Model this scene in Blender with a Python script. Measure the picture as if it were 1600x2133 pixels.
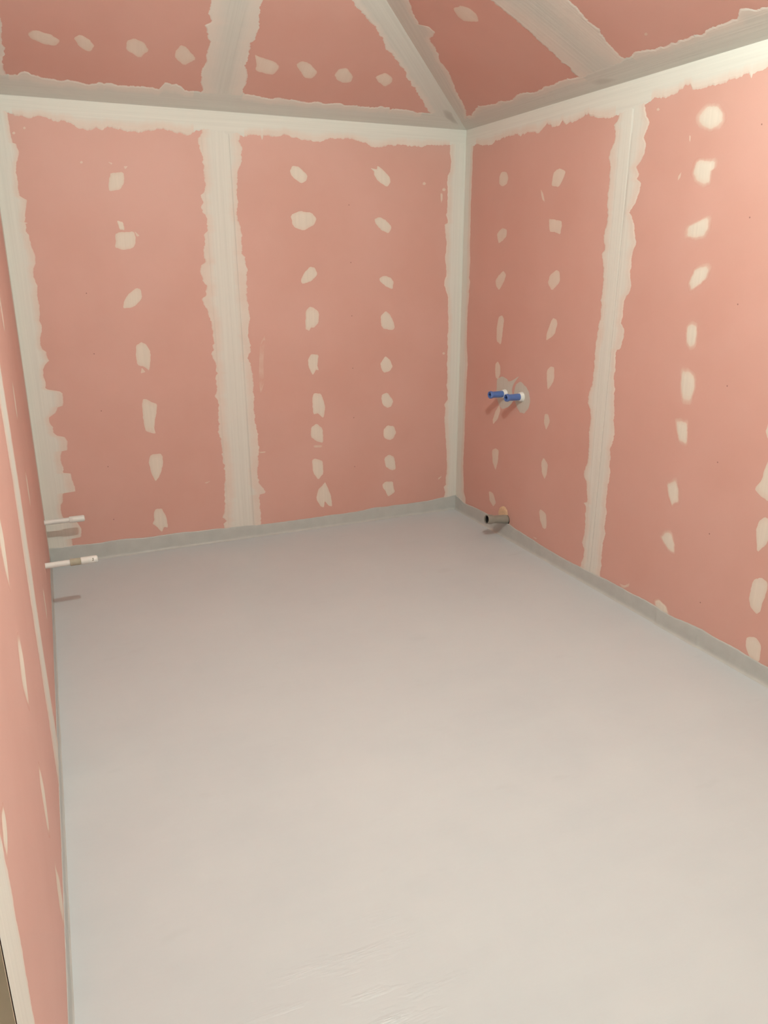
import bpy, bmesh, math, random
import numpy as np
from mathutils import Vector, Matrix

# ------------------------------------------------------------------ clear
for o in list(bpy.data.objects):
    bpy.data.objects.remove(o, do_unlink=True)
scene = bpy.context.scene
col = scene.collection

# ------------------------------------------------------------------ room measures (metres)
D, R, H = 4.669263, 2.646886, 2.5            # back wall y, right wall x, wall height
L, LA = 0.081733, 0.013660                  # left wall offset and its small skew
TA, TB = 0.556144, 0.466780                # rise of the two ceiling slopes
ZTOP = 3.2                         # flat middle of the ceiling
LEFT_END = 3.803                   # length of the left wall from the back corner
BULB = (0.97, 1.30, 2.88)

# ------------------------------------------------------------------ camera
cam = bpy.data.cameras.new('camera')
cam.sensor_fit = 'HORIZONTAL'
cam.sensor_width = 36.0
cam.lens = 36.0 * 1599.439052 / 1600.0
cam.clip_start = 0.02
cam_o = bpy.data.objects.new('camera', cam)
col.objects.link(cam_o)
yaw, pitch, roll = 0.418563, 0.312465, -0.000153
fw = Vector((math.sin(yaw) * math.cos(pitch), math.cos(yaw) * math.cos(pitch), -math.sin(pitch)))
rt = Vector((math.cos(yaw), -math.sin(yaw), 0))
up = rt.cross(fw)
r2 = rt * math.cos(roll) + up * math.sin(roll)
u2 = up * math.cos(roll) - rt * math.sin(roll)
m = Matrix((r2, u2, -fw)).transposed().to_4x4()
m.translation = Vector((0, 0, 1.698506))
cam_o.matrix_world = m
scene.camera = cam_o

# ------------------------------------------------------------------ world, exposure
w = bpy.data.worlds.new('world')
scene.world = w
w.use_nodes = True
w.node_tree.nodes['Background'].inputs[0].default_value = (1.0, 0.9, 0.8, 1)
w.node_tree.nodes['Background'].inputs[1].default_value = 0.02
scene.view_settings.view_transform = 'Standard'
scene.view_settings.look = 'None'
scene.view_settings.gamma = 1.0
scene.view_settings.use_curve_mapping = False
scene.view_settings.exposure = 0.0
BULB_STRENGTH = 8600.0
BULB_COLOR = (0.795, 1.0, 0.93)

# ------------------------------------------------------------------ traced outlines, in metres on each surface
EDGE = {
    'back_top': [(-0.1484,2.4139),(-0.0417,2.4149),(0.0104,2.4157),(0.0557,2.4112),(0.1162,2.3999),(0.1492,2.4136),(0.1959,2.409),(0.2453,2.3905),(0.2825,2.3992),(0.3132,2.3855),(0.3437,2.3677),(0.3844,2.3647),(0.4267,2.3728),(0.4514,2.3704),(0.4862,2.3829),(0.5359,2.3739),(0.5868,2.3722),(0.6382,2.3696),(0.691,2.3769),(0.7625,2.3911),(0.8061,2.3822),(0.8505,2.3782),(0.9042,2.3706),(0.9514,2.3926),(0.9792,2.396),(1.1451,2.3843),(1.1927,2.3853),(1.2338,2.3834),(1.2757,2.392),(1.3116,2.3879),(1.3195,2.3636),(1.3298,2.389),(1.3664,2.3911),(1.4016,2.3888),(1.452,2.4024),(1.5091,2.3932),(1.5451,2.3858),(1.5959,2.3773),(1.6773,2.3805),(1.6925,2.391),(1.73,2.3995),(1.8208,2.4047),(1.8513,2.4032),(1.905,2.3965),(1.9515,2.3906),(1.9984,2.3722),(2.0457,2.3694),(2.0775,2.3711),(2.1174,2.3839),(2.1899,2.3892),(2.2715,2.3896),(2.3293,2.3866),(2.3957,2.4024),(2.4547,2.4022),(2.5055,2.4063),(2.5396,2.4082),(2.6431,2.4138)],
    'back_left': [(0.008,2.4613),(0.0137,2.4121),(0.0159,2.3437),(0.0191,2.2823),(0.0342,2.2793),(0.0451,2.2448),(0.027,2.197),(0.0178,2.1572),(0.0182,2.1017),(0.017,2.0337),(0.0502,2.0145),(0.0325,1.9409),(0.0268,1.8668),(0.0397,1.8421),(0.0432,1.7754),(0.0284,1.901),(0.0276,1.8598),(0.0397,1.8422),(0.0395,1.8184),(0.0457,1.7767),(0.0539,1.7407),(0.0502,1.6983),(0.0371,1.674),(0.0336,1.6374),(0.0414,1.6067),(0.0471,1.582),(0.0386,1.5388),(0.0441,1.4889),(0.0399,1.4324),(0.0308,1.4074),(0.0395,1.3818),(0.0373,1.35),(0.0247,1.3121),(0.0228,1.2736),(0.0276,1.254),(0.0459,1.2403),(0.0469,1.2142),(0.055,1.191),(0.0309,1.1693),(0.0186,1.1437),(0.0144,1.111),(0.0225,1.0775),(0.0179,1.0412),(0.0293,1.0338),(0.0896,1.0185),(0.1036,1.0055),(0.0956,0.9383),(0.0664,0.9302),(0.0502,0.9007),(0.016,0.8761),(0.0157,0.8488),(0.0279,0.8203),(0.0272,0.7893),(0.047,0.7703),(0.0838,0.76),(0.0963,0.7309),(0.087,0.6791),(0.0581,0.6783),(0.0484,0.6511),(0.0465,0.6088),(0.0535,0.5867),(0.0493,0.5514),(0.0904,0.5434),(0.0922,0.5035),(0.1042,0.4658),(0.1045,0.4293),(0.0481,0.4325),(0.032,0.4235),(0.0247,0.3733),(0.0102,0.3605),(0.0099,0.3311),(0.0175,0.2858),(0.0384,0.2681),(0.0887,0.2463),(0.1074,0.2061),(0.1056,0.161),(0.0969,0.1433),(0.0505,0.1463),(0.047,0.1165),(0.054,0.0621)],
    'back_mid_l': [(0.9769,2.4371),(0.9826,2.3987),(0.978,2.3805),(0.9564,2.3553),(0.9606,2.3224),(0.9584,2.2921),(0.9732,2.2685),(0.9758,2.2136),(0.9761,2.1706),(0.9826,2.1212),(0.9698,2.0834),(0.9485,2.067),(0.9623,2.0267),(0.947,2.001),(0.9519,1.9759),(0.9714,1.9636),(0.9754,1.9255),(0.9723,1.8805),(0.9568,1.8546),(0.9579,1.8223),(0.9453,1.7897),(0.9463,1.7571),(0.9499,1.7113),(0.9242,1.6883),(0.9147,1.652),(0.926,1.6189),(0.9345,1.5922),(0.9511,1.582),(0.942,1.5519),(0.9436,1.525),(0.9215,1.5085),(0.9233,1.4848),(0.9283,1.4576),(0.9481,1.4401),(0.9494,1.4093),(0.9581,1.3816),(0.9628,1.347),(0.9691,1.3051),(0.9667,1.2493),(0.9541,1.2218),(0.9603,1.2074),(0.9484,1.1903),(0.9569,1.1581),(0.97,1.1397),(0.9705,1.0933),(0.9722,1.0645),(0.9602,1.0472),(0.9652,1.0144),(0.971,0.9923),(0.969,0.9634),(0.9523,0.9316),(0.9654,0.9088),(0.9719,0.8752),(0.967,0.8238),(0.9668,0.7643),(0.9596,0.7124),(0.9719,0.6736),(0.9739,0.6126),(0.9719,0.5592),(0.9797,0.5044),(0.9837,0.4496),(0.9845,0.4026),(0.9835,0.3871),(0.9734,0.3489),(0.9709,0.3096),(0.9711,0.2539),(0.9637,0.1988),(0.9497,0.1604),(0.975,0.1327),(0.9583,0.1147),(0.9506,0.0547),(0.9474,0.006)],
    'back_mid_r': [(1.2028,2.4637),(1.1927,2.3841),(1.1874,2.3532),(1.1973,2.3229),(1.1941,2.267),(1.1836,2.2292),(1.1641,2.1908),(1.1653,2.1532),(1.1567,2.1023),(1.1571,2.0386),(1.1494,1.9806),(1.1593,1.9356),(1.1711,1.8967),(1.1716,1.8443),(1.1688,1.7583),(1.1834,1.7383),(1.1872,1.7048),(1.1936,1.6644),(1.1873,1.617),(1.1868,1.5693),(1.1864,1.5624),(1.1869,1.4798),(1.1907,1.4172),(1.2002,1.3889),(1.1828,1.3402),(1.1797,1.2837),(1.1855,1.255),(1.1895,1.2191),(1.1812,1.1764),(1.1664,1.1518),(1.1855,1.1183),(1.1902,1.067),(1.1957,1.0301),(1.1941,0.9711),(1.1936,0.9192),(1.1896,0.8445),(1.1948,0.7988),(1.1902,0.784),(1.195,0.7304),(1.2038,0.6759),(1.2087,0.6214),(1.2125,0.59),(1.2043,0.5361),(1.1948,0.4583),(1.1939,0.4108),(1.1915,0.3952),(1.193,0.3631),(1.2099,0.3371),(1.2357,0.2977),(1.2312,0.2861),(1.1992,0.2835),(1.1927,0.2341),(1.1981,0.1844),(1.1996,0.135),(1.1929,0.0822),(1.1889,0.0037)],
    'back_right': [(2.5279,2.4554),(2.5311,2.4077),(2.5323,2.3665),(2.5406,2.3185),(2.5356,2.2555),(2.5207,2.2339),(2.5159,2.1916),(2.5235,2.1353),(2.5221,2.064),(2.5209,2.0137),(2.5126,1.9991),(2.5285,1.9632),(2.5272,1.9487),(2.5054,1.941),(2.5093,1.8974),(2.5164,1.8609),(2.5217,1.8316),(2.5191,1.765),(2.5108,1.7426),(2.521,1.6979),(2.5258,1.6226),(2.5149,1.5924),(2.5131,1.562),(2.5189,1.5467),(2.5306,1.516),(2.545,1.4851),(2.545,1.3922),(2.5534,1.2901),(2.5458,1.235),(2.55,1.1551),(2.5485,1.0423),(2.5539,0.9522),(2.5478,0.9032),(2.5582,0.8695),(2.5582,0.803),(2.5327,0.7713),(2.5447,0.7453),(2.5399,0.6782),(2.5475,0.5754),(2.5607,0.4447),(2.5651,0.3568),(2.5693,0.3123),(2.5615,0.2422),(2.563,0.1885),(2.544,0.1728),(2.5596,0.135),(2.5508,0.0999),(2.5533,0.0088)],
    'right_corner': [(0.0927,2.4502),(0.0921,2.3959),(0.0865,2.328),(0.0903,2.2724),(0.0841,2.1893),(0.0863,2.0477),(0.0886,1.9037),(0.0884,1.7941),(0.1011,1.7201),(0.0932,1.6081),(0.1103,1.5858),(0.0915,1.5172),(0.0993,1.5175),(0.0859,1.3633),(0.0882,1.2069),(0.1105,1.0658),(0.1034,0.9276),(0.101,0.7627),(0.0986,0.5944),(0.1041,0.587),(0.0957,0.4571),(0.0955,0.3268),(0.1105,0.2251),(0.115,0.1554),(0.143,0.1186),(0.1482,0.0398),(0.1505,0.0045)],
    'right_top': [(-0.0184,2.4065),(0.092,2.3973),(0.1424,2.4067),(0.2012,2.386),(0.2994,2.3773),(0.3521,2.3936),(0.4178,2.3981),(0.4947,2.4008),(0.5817,2.4017),(0.6078,2.3841),(0.6784,2.3949),(0.7374,2.3869),(0.7839,2.3777),(0.8485,2.3983),(0.869,2.4099),(0.9144,2.389),(0.9779,2.387),(1.0065,2.4072),(1.0394,2.3872),(1.0794,2.3882),(1.1374,2.3951),(1.2123,2.4039),(1.2799,2.3804),(1.3446,2.3655),(1.3888,2.3615),(1.4441,2.3635),(1.6186,2.3835),(1.6371,2.3877),(1.6802,2.4021),(1.7261,2.392),(1.7771,2.3881),(1.8174,2.3996),(1.8216,2.4081),(1.8369,2.4077),(1.8862,2.4169),(1.9013,2.394),(1.9275,2.3872),(1.9729,2.3871),(2.017,2.388),(2.0601,2.3888),(2.0793,2.3827),(2.09,2.3906),(2.1256,2.3903),(2.1655,2.3945),(2.1878,2.3973),(2.2039,2.3798),(2.2057,2.398),(2.2378,2.3978),(2.2746,2.4047),(2.3573,2.4098),(2.4756,2.4081)],
    'right_mid_l': [(1.4451,2.3863),(1.4441,2.3635),(1.4387,2.3413),(1.4152,2.3267),(1.4279,2.2964),(1.4294,2.2546),(1.4081,2.2205),(1.3969,2.1874),(1.4125,2.1565),(1.4206,2.0969),(1.4116,2.0329),(1.4179,1.9669),(1.4304,1.8947),(1.413,1.8564),(1.413,1.8228),(1.4244,1.7718),(1.4053,1.7437),(1.4152,1.7036),(1.4344,1.6636),(1.4282,1.675),(1.4359,1.6175),(1.4291,1.53),(1.4389,1.4419),(1.4237,1.3932),(1.419,1.3204),(1.415,1.2405),(1.4198,1.1667),(1.4166,1.1164),(1.4036,1.0641),(1.3889,1.0237),(1.3929,0.9923),(1.4157,0.9703),(1.423,0.9136),(1.4233,0.8488),(1.4242,0.8424),(1.4296,0.7449),(1.4329,0.6792),(1.4156,0.655),(1.4097,0.6199),(1.4139,0.587),(1.4364,0.5724),(1.4347,0.5448),(1.4493,0.4872),(1.4506,0.4601),(1.4214,0.445),(1.449,0.4321),(1.4458,0.3757),(1.4576,0.3235),(1.4494,0.2645),(1.4405,0.2261),(1.4521,0.2015),(1.4656,0.1776),(1.4446,0.0909),(1.4468,0.0736),(1.4551,0.0073)],
    'right_mid_r': [(1.6251,2.4066),(1.6186,2.3835),(1.6262,2.3579),(1.6584,2.3068),(1.646,2.2767),(1.6315,2.2441),(1.6511,2.2168),(1.6453,2.1776),(1.6266,2.1445),(1.5975,2.1246),(1.618,2.0945),(1.6129,2.0744),(1.6419,2.0514),(1.6375,2.0158),(1.6259,1.9856),(1.6133,1.9603),(1.5806,1.9306),(1.6045,1.9081),(1.619,1.865),(1.6319,1.8326),(1.6489,1.8002),(1.6404,1.7736),(1.6286,1.7414),(1.6282,1.6979),(1.626,1.6431),(1.6384,1.6157),(1.6363,1.5713),(1.6002,1.5252),(1.6031,1.4743),(1.5973,1.4224),(1.6186,1.3952),(1.6217,1.3608),(1.6162,1.3197),(1.6022,1.2939),(1.5849,1.2905),(1.5789,1.2692),(1.5826,1.2102),(1.58,1.1499),(1.5928,1.1033),(1.5983,1.031),(1.6048,0.9706),(1.6096,0.9157),(1.6235,0.881),(1.6123,0.8286),(1.6038,0.7889),(1.6057,0.7062),(1.6136,0.6824),(1.611,0.5974),(1.6075,0.5176),(1.6132,0.4394),(1.6143,0.359),(1.6234,0.328),(1.6116,0.2696),(1.6128,0.1871),(1.6121,0.1171),(1.6142,0.0792),(1.6225,0.0009)],
    'A_eave': [(-0.1196,0.135),(0.0042,0.1387),(0.0338,0.1425),(0.078,0.1427),(0.0945,0.1669),(0.1168,0.1698),(0.1455,0.1515),(0.1825,0.1395),(0.2663,0.1332),(0.3284,0.1377),(0.4071,0.1221),(0.4627,0.1384),(0.5273,0.1371),(0.6093,0.1332),(0.6921,0.1398),(0.7478,0.1286),(0.7734,0.1739),(0.8243,0.1743),(0.8551,0.1661),(0.8803,0.135),(0.9591,0.1359),(1.1913,0.1487),(1.241,0.1478),(1.2885,0.1362),(1.3564,0.1268),(1.3988,0.1423),(1.4473,0.134),(1.5652,0.1242),(1.6152,0.1357),(1.6719,0.1254),(1.7403,0.1382),(1.7943,0.1297),(1.8441,0.1354),(1.876,0.1292),(1.987,0.1348),(1.999,0.1431),(2.054,0.1394),(2.0671,0.1257),(2.117,0.1364),(2.198,0.1301),(2.2346,0.1187),(2.2803,0.1238),(2.3639,0.1173)],
    'A_left': [(0.0441,0.0605),(0.0338,0.1425),(0.0228,0.1846),(0.0182,0.2144),(0.034,0.2909),(0.032,0.3705),(0.0352,0.4397),(0.0354,0.4851),(0.0284,0.574),(0.0204,0.7171)],
    'A_mid_l': [(0.9283,0.8168),(0.931,0.7592),(0.9329,0.7198),(0.9353,0.6899),(0.9319,0.643),(0.9452,0.6241),(0.9504,0.6037),(0.9259,0.5678),(0.9347,0.5364),(0.9508,0.4999),(0.9635,0.4735),(0.9599,0.4385),(0.957,0.3972),(0.9638,0.3504),(0.9438,0.2989),(0.9492,0.2433),(0.9584,0.1932),(0.9675,0.1616),(0.9631,0.1078),(0.9638,0.067)],
    'A_mid_r': [(1.1715,0.8576),(1.1679,0.7981),(1.166,0.7575),(1.162,0.726),(1.1633,0.6897),(1.1786,0.6278),(1.1834,0.5845),(1.1783,0.5445),(1.1725,0.5065),(1.1582,0.4987),(1.1666,0.4795),(1.1634,0.4378),(1.1705,0.3907),(1.157,0.352),(1.1768,0.3109),(1.1902,0.2743),(1.187,0.2218),(1.1802,0.1811),(1.1865,0.1481),(1.1919,0.0936)],
    'A_hip': [(1.5262,0.8973),(1.5619,0.8627),(1.5927,0.8263),(1.616,0.7948),(1.6723,0.7604),(1.7293,0.7099),(1.7621,0.6922),(1.8004,0.6437),(1.8404,0.61),(1.8744,0.558),(1.923,0.5232),(1.9661,0.4865),(2.0,0.4564),(2.0415,0.4266),(2.0665,0.3848),(2.1062,0.3439),(2.1542,0.3028),(2.1961,0.2598),(2.2508,0.207),(2.2713,0.1792),(2.3454,0.1048),(2.4317,0.0607)],
    'B_hip': [(0.9508,0.9883),(0.9182,0.9506),(0.878,0.9153),(0.8177,0.8687),(0.7817,0.8275),(0.737,0.7735),(0.7831,0.7476),(0.779,0.7041),(0.7367,0.6871),(0.6811,0.6855),(0.6579,0.6374),(0.6062,0.5836),(0.5516,0.5394),(0.5283,0.4806),(0.4648,0.4002),(0.3968,0.341),(0.3312,0.265),(0.2933,0.2142),(0.2361,0.1549),(0.1381,0.0918),(0.065,0.0448)],
    'B_eave': [(0.1354,0.0995),(0.1786,0.1132),(0.2242,0.1056),(0.3771,0.1608),(0.4459,0.1444),(0.5045,0.1312),(0.5827,0.142),(0.6575,0.1167),(0.7735,0.1419),(0.8299,0.1418),(0.8885,0.1188),(0.9452,0.1213),(0.9956,0.1364),(1.0661,0.1272),(1.0865,0.1358),(1.1805,0.1328),(1.2553,0.1203),(1.599,0.1368),(1.6476,0.1354),(1.6776,0.1545),(1.732,0.1496),(1.7863,0.1312),(1.8637,0.1327),(1.9426,0.1321),(2.0045,0.1376),(2.0342,0.1285),(2.0931,0.1416),(2.1433,0.1458),(2.2228,0.1467),(2.2432,0.1666),(2.2652,0.1815),(2.2938,0.1699),(2.3121,0.1519),(2.3427,0.1515),(2.3579,0.1442),(2.4544,0.1422),(2.5436,0.1378)],
    'B_mid_l': [(1.3038,0.7916),(1.3068,0.705),(1.3046,0.6407),(1.3062,0.542),(1.3017,0.4803),(1.2902,0.3968),(1.2871,0.341),(1.2854,0.2933),(1.2695,0.2409),(1.282,0.1961),(1.2604,0.1693),(1.2594,0.1239),(1.2607,0.0718)],
    'B_mid_r': [(1.6691,0.6066),(1.6632,0.5302),(1.6511,0.4462),(1.6378,0.3769),(1.6473,0.3384),(1.6326,0.3209),(1.612,0.2492),(1.6051,0.1892),(1.599,0.1368),(1.5852,0.0676)],
    'mem_back': [(-0.0598,0.107),(0.0484,0.1057),(0.4362,0.0974),(0.958,0.0863),(1.2493,0.0786),(1.5476,0.0714),(2.0042,0.087),(2.4537,0.0903),(2.547,0.0968),(2.6295,0.1048),(2.6736,0.0922)],
    'mem_right': [(0.0473,0.0976),(0.1248,0.0832),(0.3436,0.0863),(0.7042,0.0974),(1.1757,0.0663),(1.4035,0.073),(1.6042,0.0789),(1.804,0.0847),(2.1216,0.0795),(2.2986,0.0876),(2.5218,0.0861),(2.6983,0.0838)],
}
PATCH = {
    'back': [
        [(0.4799,2.1608),(0.545,2.1677),(0.5439,2.1135),(0.5188,2.079),(0.4619,2.0704),(0.46,2.0937),(0.4687,2.1355)],
        [(0.4686,2.2162),(0.4936,2.2108),(0.4883,2.2007)],
        [(0.5479,2.1968),(0.5715,2.1995),(0.5551,2.1822)],
        [(0.4703,1.8542),(0.4964,1.8638),(0.5726,1.868),(0.5754,1.8307),(0.5686,1.793),(0.5383,1.7771),(0.4998,1.7725),(0.4632,1.7847),(0.4693,1.814)],
        [(0.487,1.9251),(0.5174,1.9165),(0.5225,1.8735),(0.4945,1.8761)],
        [(0.5729,1.8712),(0.5993,1.8466),(0.5828,1.842)],
        [(0.5572,1.5731),(0.5787,1.5599),(0.5812,1.5175),(0.5482,1.4788),(0.5141,1.4631),(0.4718,1.462),(0.4788,1.4997),(0.5155,1.5445)],
        [(0.5517,1.2724),(0.5773,1.2613),(0.5972,1.2231),(0.5975,1.1888),(0.5833,1.1069),(0.5616,1.1287),(0.5196,1.1446),(0.5148,1.1995),(0.5233,1.2533)],
        [(0.5415,1.1284),(0.5625,1.1011),(0.5329,1.0944)],
        [(0.5308,0.9423),(0.5482,0.9468),(0.5769,0.925),(0.6102,0.9119),(0.6026,0.866),(0.5872,0.8097),(0.58,0.7669),(0.5872,0.7314),(0.5303,0.753),(0.5237,0.7932),(0.5229,0.8578),(0.5234,0.9146)],
        [(0.5486,0.6124),(0.6046,0.6106),(0.6153,0.5872),(0.6081,0.5282),(0.5853,0.4704),(0.5579,0.4418),(0.5383,0.4982),(0.5298,0.5588),(0.5366,0.5951)],
        [(0.5461,0.269),(0.5784,0.2687),(0.5997,0.2231),(0.6072,0.183),(0.6072,0.1397),(0.5823,0.1471),(0.5685,0.1136),(0.5362,0.1575),(0.5149,0.1761),(0.5293,0.2014),(0.5299,0.2479)],
        [(1.4768,2.2136),(1.4925,2.2432),(1.5325,2.2386),(1.5864,2.1956),(1.5742,2.1625),(1.5441,2.1496),(1.4937,2.1789)],
        [(1.4726,1.9752),(1.5314,1.9978),(1.6061,1.9883),(1.634,1.9587),(1.6194,1.9246),(1.55,1.8862),(1.4835,1.9121)],
        [(1.5212,1.6006),(1.5417,1.6424),(1.5853,1.6841),(1.6159,1.6771),(1.6303,1.6385),(1.5943,1.6),(1.532,1.5809)],
        [(1.5498,1.4229),(1.574,1.4475),(1.605,1.4396),(1.6341,1.4101),(1.63,1.3483),(1.6016,1.3236),(1.5779,1.3207),(1.5654,1.2992),(1.5424,1.3146),(1.5443,1.3726)],
        [(1.5518,1.1225),(1.5729,1.1588),(1.6246,1.1527),(1.6148,1.0894),(1.6218,1.055),(1.6059,1.0596),(1.5807,1.0247),(1.5581,1.0697)],
        [(1.5723,0.8784),(1.5854,0.9122),(1.634,0.9052),(1.653,0.8496),(1.6602,0.8101),(1.6462,0.7443),(1.6101,0.7786),(1.5772,0.7733)],
        [(1.5584,0.6923),(1.6,0.7126),(1.6403,0.6775),(1.6419,0.5815),(1.5885,0.5984),(1.5564,0.6292)],
        [(1.5581,0.4685),(1.5768,0.4828),(1.6346,0.4607),(1.6366,0.3744),(1.5993,0.3348),(1.5656,0.3862)],
        [(1.5957,0.2672),(1.626,0.2928),(1.6477,0.3127),(1.6598,0.2847),(1.684,0.2231),(1.695,0.1371),(1.6693,0.1446),(1.6402,0.1822),(1.6348,0.138),(1.6094,0.1481),(1.5813,0.2063)],
        [(1.9858,2.2522),(2.0295,2.2474),(2.0335,2.2677),(2.0775,2.2427),(2.1179,2.2038),(2.122,2.1767),(2.0977,2.1498),(2.0453,2.1738),(2.0094,2.2129),(2.0135,2.2333)],
        [(2.0107,1.9598),(2.0448,1.9758),(2.0856,1.9613),(2.131,1.92),(2.1104,1.8807),(2.061,1.8977),(2.0244,1.9321)],
        [(2.044,1.6109),(2.0774,1.6289),(2.1278,1.614),(2.1447,1.5881),(2.1364,1.5438),(2.0942,1.5591),(2.0481,1.5926)],
        [(2.0536,1.3813),(2.0901,1.4104),(2.1199,1.3871),(2.1457,1.341),(2.1545,1.3026),(2.1417,1.2877),(2.0773,1.2959),(2.0561,1.3209)],
        [(2.0514,1.0791),(2.0859,1.1241),(2.1206,1.0952),(2.1399,1.055),(2.1208,1.0245),(2.0773,1.015),(2.0557,1.0437)],
        [(2.0554,0.8455),(2.0641,0.869),(2.0992,0.8843),(2.1479,0.8231),(2.1302,0.7878),(2.1037,0.7776),(2.0685,0.8004)],
        [(2.0737,0.6328),(2.0994,0.6594),(2.153,0.6509),(2.1686,0.6039),(2.1489,0.5682),(2.1175,0.556),(2.0736,0.5791)],
        [(2.0772,0.4324),(2.1132,0.4558),(2.154,0.4373),(2.1681,0.3464),(2.1316,0.3417),(2.0907,0.3717)],
        [(2.0635,0.2463),(2.0862,0.2678),(2.1456,0.261),(2.1503,0.2189),(2.1615,0.1827),(2.1092,0.1559),(2.0863,0.2004),(2.0681,0.2242)],
    ],
    'right': [
        [(0.4096,2.188),(0.4334,2.2186),(0.486,2.2135),(0.5123,2.1787),(0.4987,2.1442),(0.4471,2.1373),(0.4124,2.1547)],
        [(0.4095,1.8717),(0.4675,1.9037),(0.5212,1.895),(0.5182,1.8547),(0.4741,1.8287),(0.4345,1.8173)],
        [(0.4158,1.5989),(0.457,1.6349),(0.5023,1.6598),(0.5352,1.6358),(0.5148,1.5937),(0.4647,1.5446),(0.4282,1.5671)],
        [(0.9479,2.1395),(0.9608,2.1679),(1.0123,2.1804),(1.0615,2.1582),(1.0402,2.1195),(1.0123,2.0896),(0.9417,2.0983)],
        [(0.9384,1.9319),(0.9828,1.9268),(1.0534,1.9174),(1.0591,1.8871),(1.0488,1.8482),(1.0064,1.8618),(0.9489,1.8668)],
        [(0.9644,1.5961),(0.977,1.6346),(1.0392,1.6698),(1.0677,1.6576),(1.0738,1.6047),(1.008,1.5575)],
        [(0.456,1.3192),(0.4714,1.3857),(0.5116,1.3988),(0.5369,1.3752),(0.5269,1.3025),(0.5136,1.2175),(0.46,1.2386)],
        [(0.4565,1.0587),(0.4605,1.0969),(0.4875,1.1134),(0.5178,1.0884),(0.5223,1.0365),(0.4972,0.9994),(0.4674,1.0145)],
        [(0.5314,0.8481),(0.5417,0.8114),(0.5181,0.7532),(0.4638,0.7081),(0.4543,0.734),(0.4852,0.8019)],
        [(0.9841,1.2833),(0.9831,1.3231),(1.03,1.4117),(1.0693,1.4076),(1.0781,1.3791),(1.0569,1.3223)],
        [(1.0095,1.0834),(1.0108,1.1244),(1.0426,1.1484),(1.0773,1.1424),(1.083,1.0725),(1.0398,1.0191),(1.025,1.017)],
        [(1.0117,0.8266),(1.0153,0.8695),(1.0438,0.8779),(1.0716,0.8374),(1.0375,0.7747)],
        [(0.463,0.5363),(0.5056,0.5575),(0.5466,0.5544),(0.5412,0.4814),(0.518,0.4097),(0.4768,0.4585)],
        [(0.4436,0.2523),(0.5013,0.2511),(0.5432,0.1963),(0.5087,0.1615),(0.4609,0.1898)],
        [(1.0105,0.5817),(1.0312,0.6141),(1.0761,0.586),(1.0762,0.5316),(1.055,0.4839),(1.0234,0.5187)],
        [(1.0208,0.2785),(1.0349,0.2978),(1.0937,0.2849),(1.102,0.2423),(1.1037,0.1937),(1.0718,0.1836),(1.0359,0.2297)],
        [(1.959,2.2834),(1.9864,2.3061),(1.9977,2.3154),(2.0498,2.3048),(2.0794,2.2762),(2.0848,2.2514),(2.0621,2.2327),(2.0249,2.229),(1.9839,2.2437),(1.9621,2.2649)],
        [(1.9741,2.1124),(2.0721,2.0996),(2.07,2.0749),(2.0529,2.0629),(2.053,2.0238),(2.0278,2.019),(1.9852,2.0367),(1.9601,2.0671)],
        [(1.9679,1.8513),(2.0068,1.8642),(2.0636,1.883),(2.0754,1.8707),(2.0745,1.8376),(2.0557,1.8119),(2.0094,1.807),(1.9669,1.8146)],
        [(2.0084,1.623),(2.0374,1.6782),(2.093,1.6872),(2.1056,1.6713),(2.0977,1.6394),(2.062,1.6116),(2.0239,1.5921)],
        [(2.0319,1.4351),(2.0515,1.4442),(2.0768,1.4382),(2.086,1.403),(2.079,1.3611),(2.0601,1.348),(2.0327,1.3727),(2.0269,1.4088)],
        [(2.0283,1.2344),(2.0669,1.2407),(2.1018,1.2222),(2.1094,1.1755),(2.0976,1.1175),(2.051,1.1157),(2.0318,1.1809)],
        [(2.0301,1.0042),(2.0563,1.0142),(2.0913,1.0102),(2.1015,0.9681),(2.1042,0.9218),(2.06,0.9259),(2.0446,0.9571)],
        [(2.0196,0.7058),(2.0655,0.7357),(2.0891,0.6993),(2.0978,0.6442),(2.0747,0.6322),(2.063,0.615),(2.0346,0.6571)],
        [(2.5091,1.0522),(2.5174,1.0951),(2.5498,1.0919),(2.5673,1.0544),(2.5415,1.0218),(2.5236,1.032)],
        [(2.0215,0.4419),(2.0425,0.4694),(2.0764,0.479),(2.1051,0.4353),(2.1115,0.3951),(2.0853,0.3942),(2.0411,0.4206)],
        [(2.0295,0.1067),(2.0547,0.1245),(2.0982,0.1102),(2.121,0.0803),(2.0863,0.0689),(2.0358,0.0837)],
        [(2.5444,0.9439),(2.5304,0.8954),(2.5252,0.8512),(2.4986,0.8125),(2.5293,0.7917),(2.5719,0.7758),(2.605,0.8067),(2.6022,0.8905),(2.567,0.9435)],
        [(2.5373,0.6352),(2.5452,0.6851),(2.568,0.7068),(2.5975,0.707),(2.6189,0.6614),(2.5971,0.6013),(2.5598,0.5479)],
        [(2.5565,0.3735),(2.5612,0.425),(2.5971,0.4541),(2.633,0.4407),(2.6341,0.3986),(2.6236,0.3451),(2.6204,0.3065),(2.6036,0.2854),(2.5691,0.3033),(2.5549,0.3352)],
        [(2.5724,0.1448),(2.5761,0.1646),(2.6116,0.1826),(2.6414,0.1711),(2.653,0.1449),(2.6542,0.0812),(2.6049,0.0824),(2.5821,0.1104)],
    ],
    'A': [
        [(0.1442,0.4017),(0.1718,0.4302),(0.2383,0.4156),(0.2748,0.3861),(0.2578,0.3532),(0.2071,0.3541),(0.1584,0.3791)],
        [(0.3393,0.4105),(0.3687,0.4319),(0.4055,0.4101),(0.4297,0.3726),(0.4059,0.3348),(0.361,0.3628)],
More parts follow.
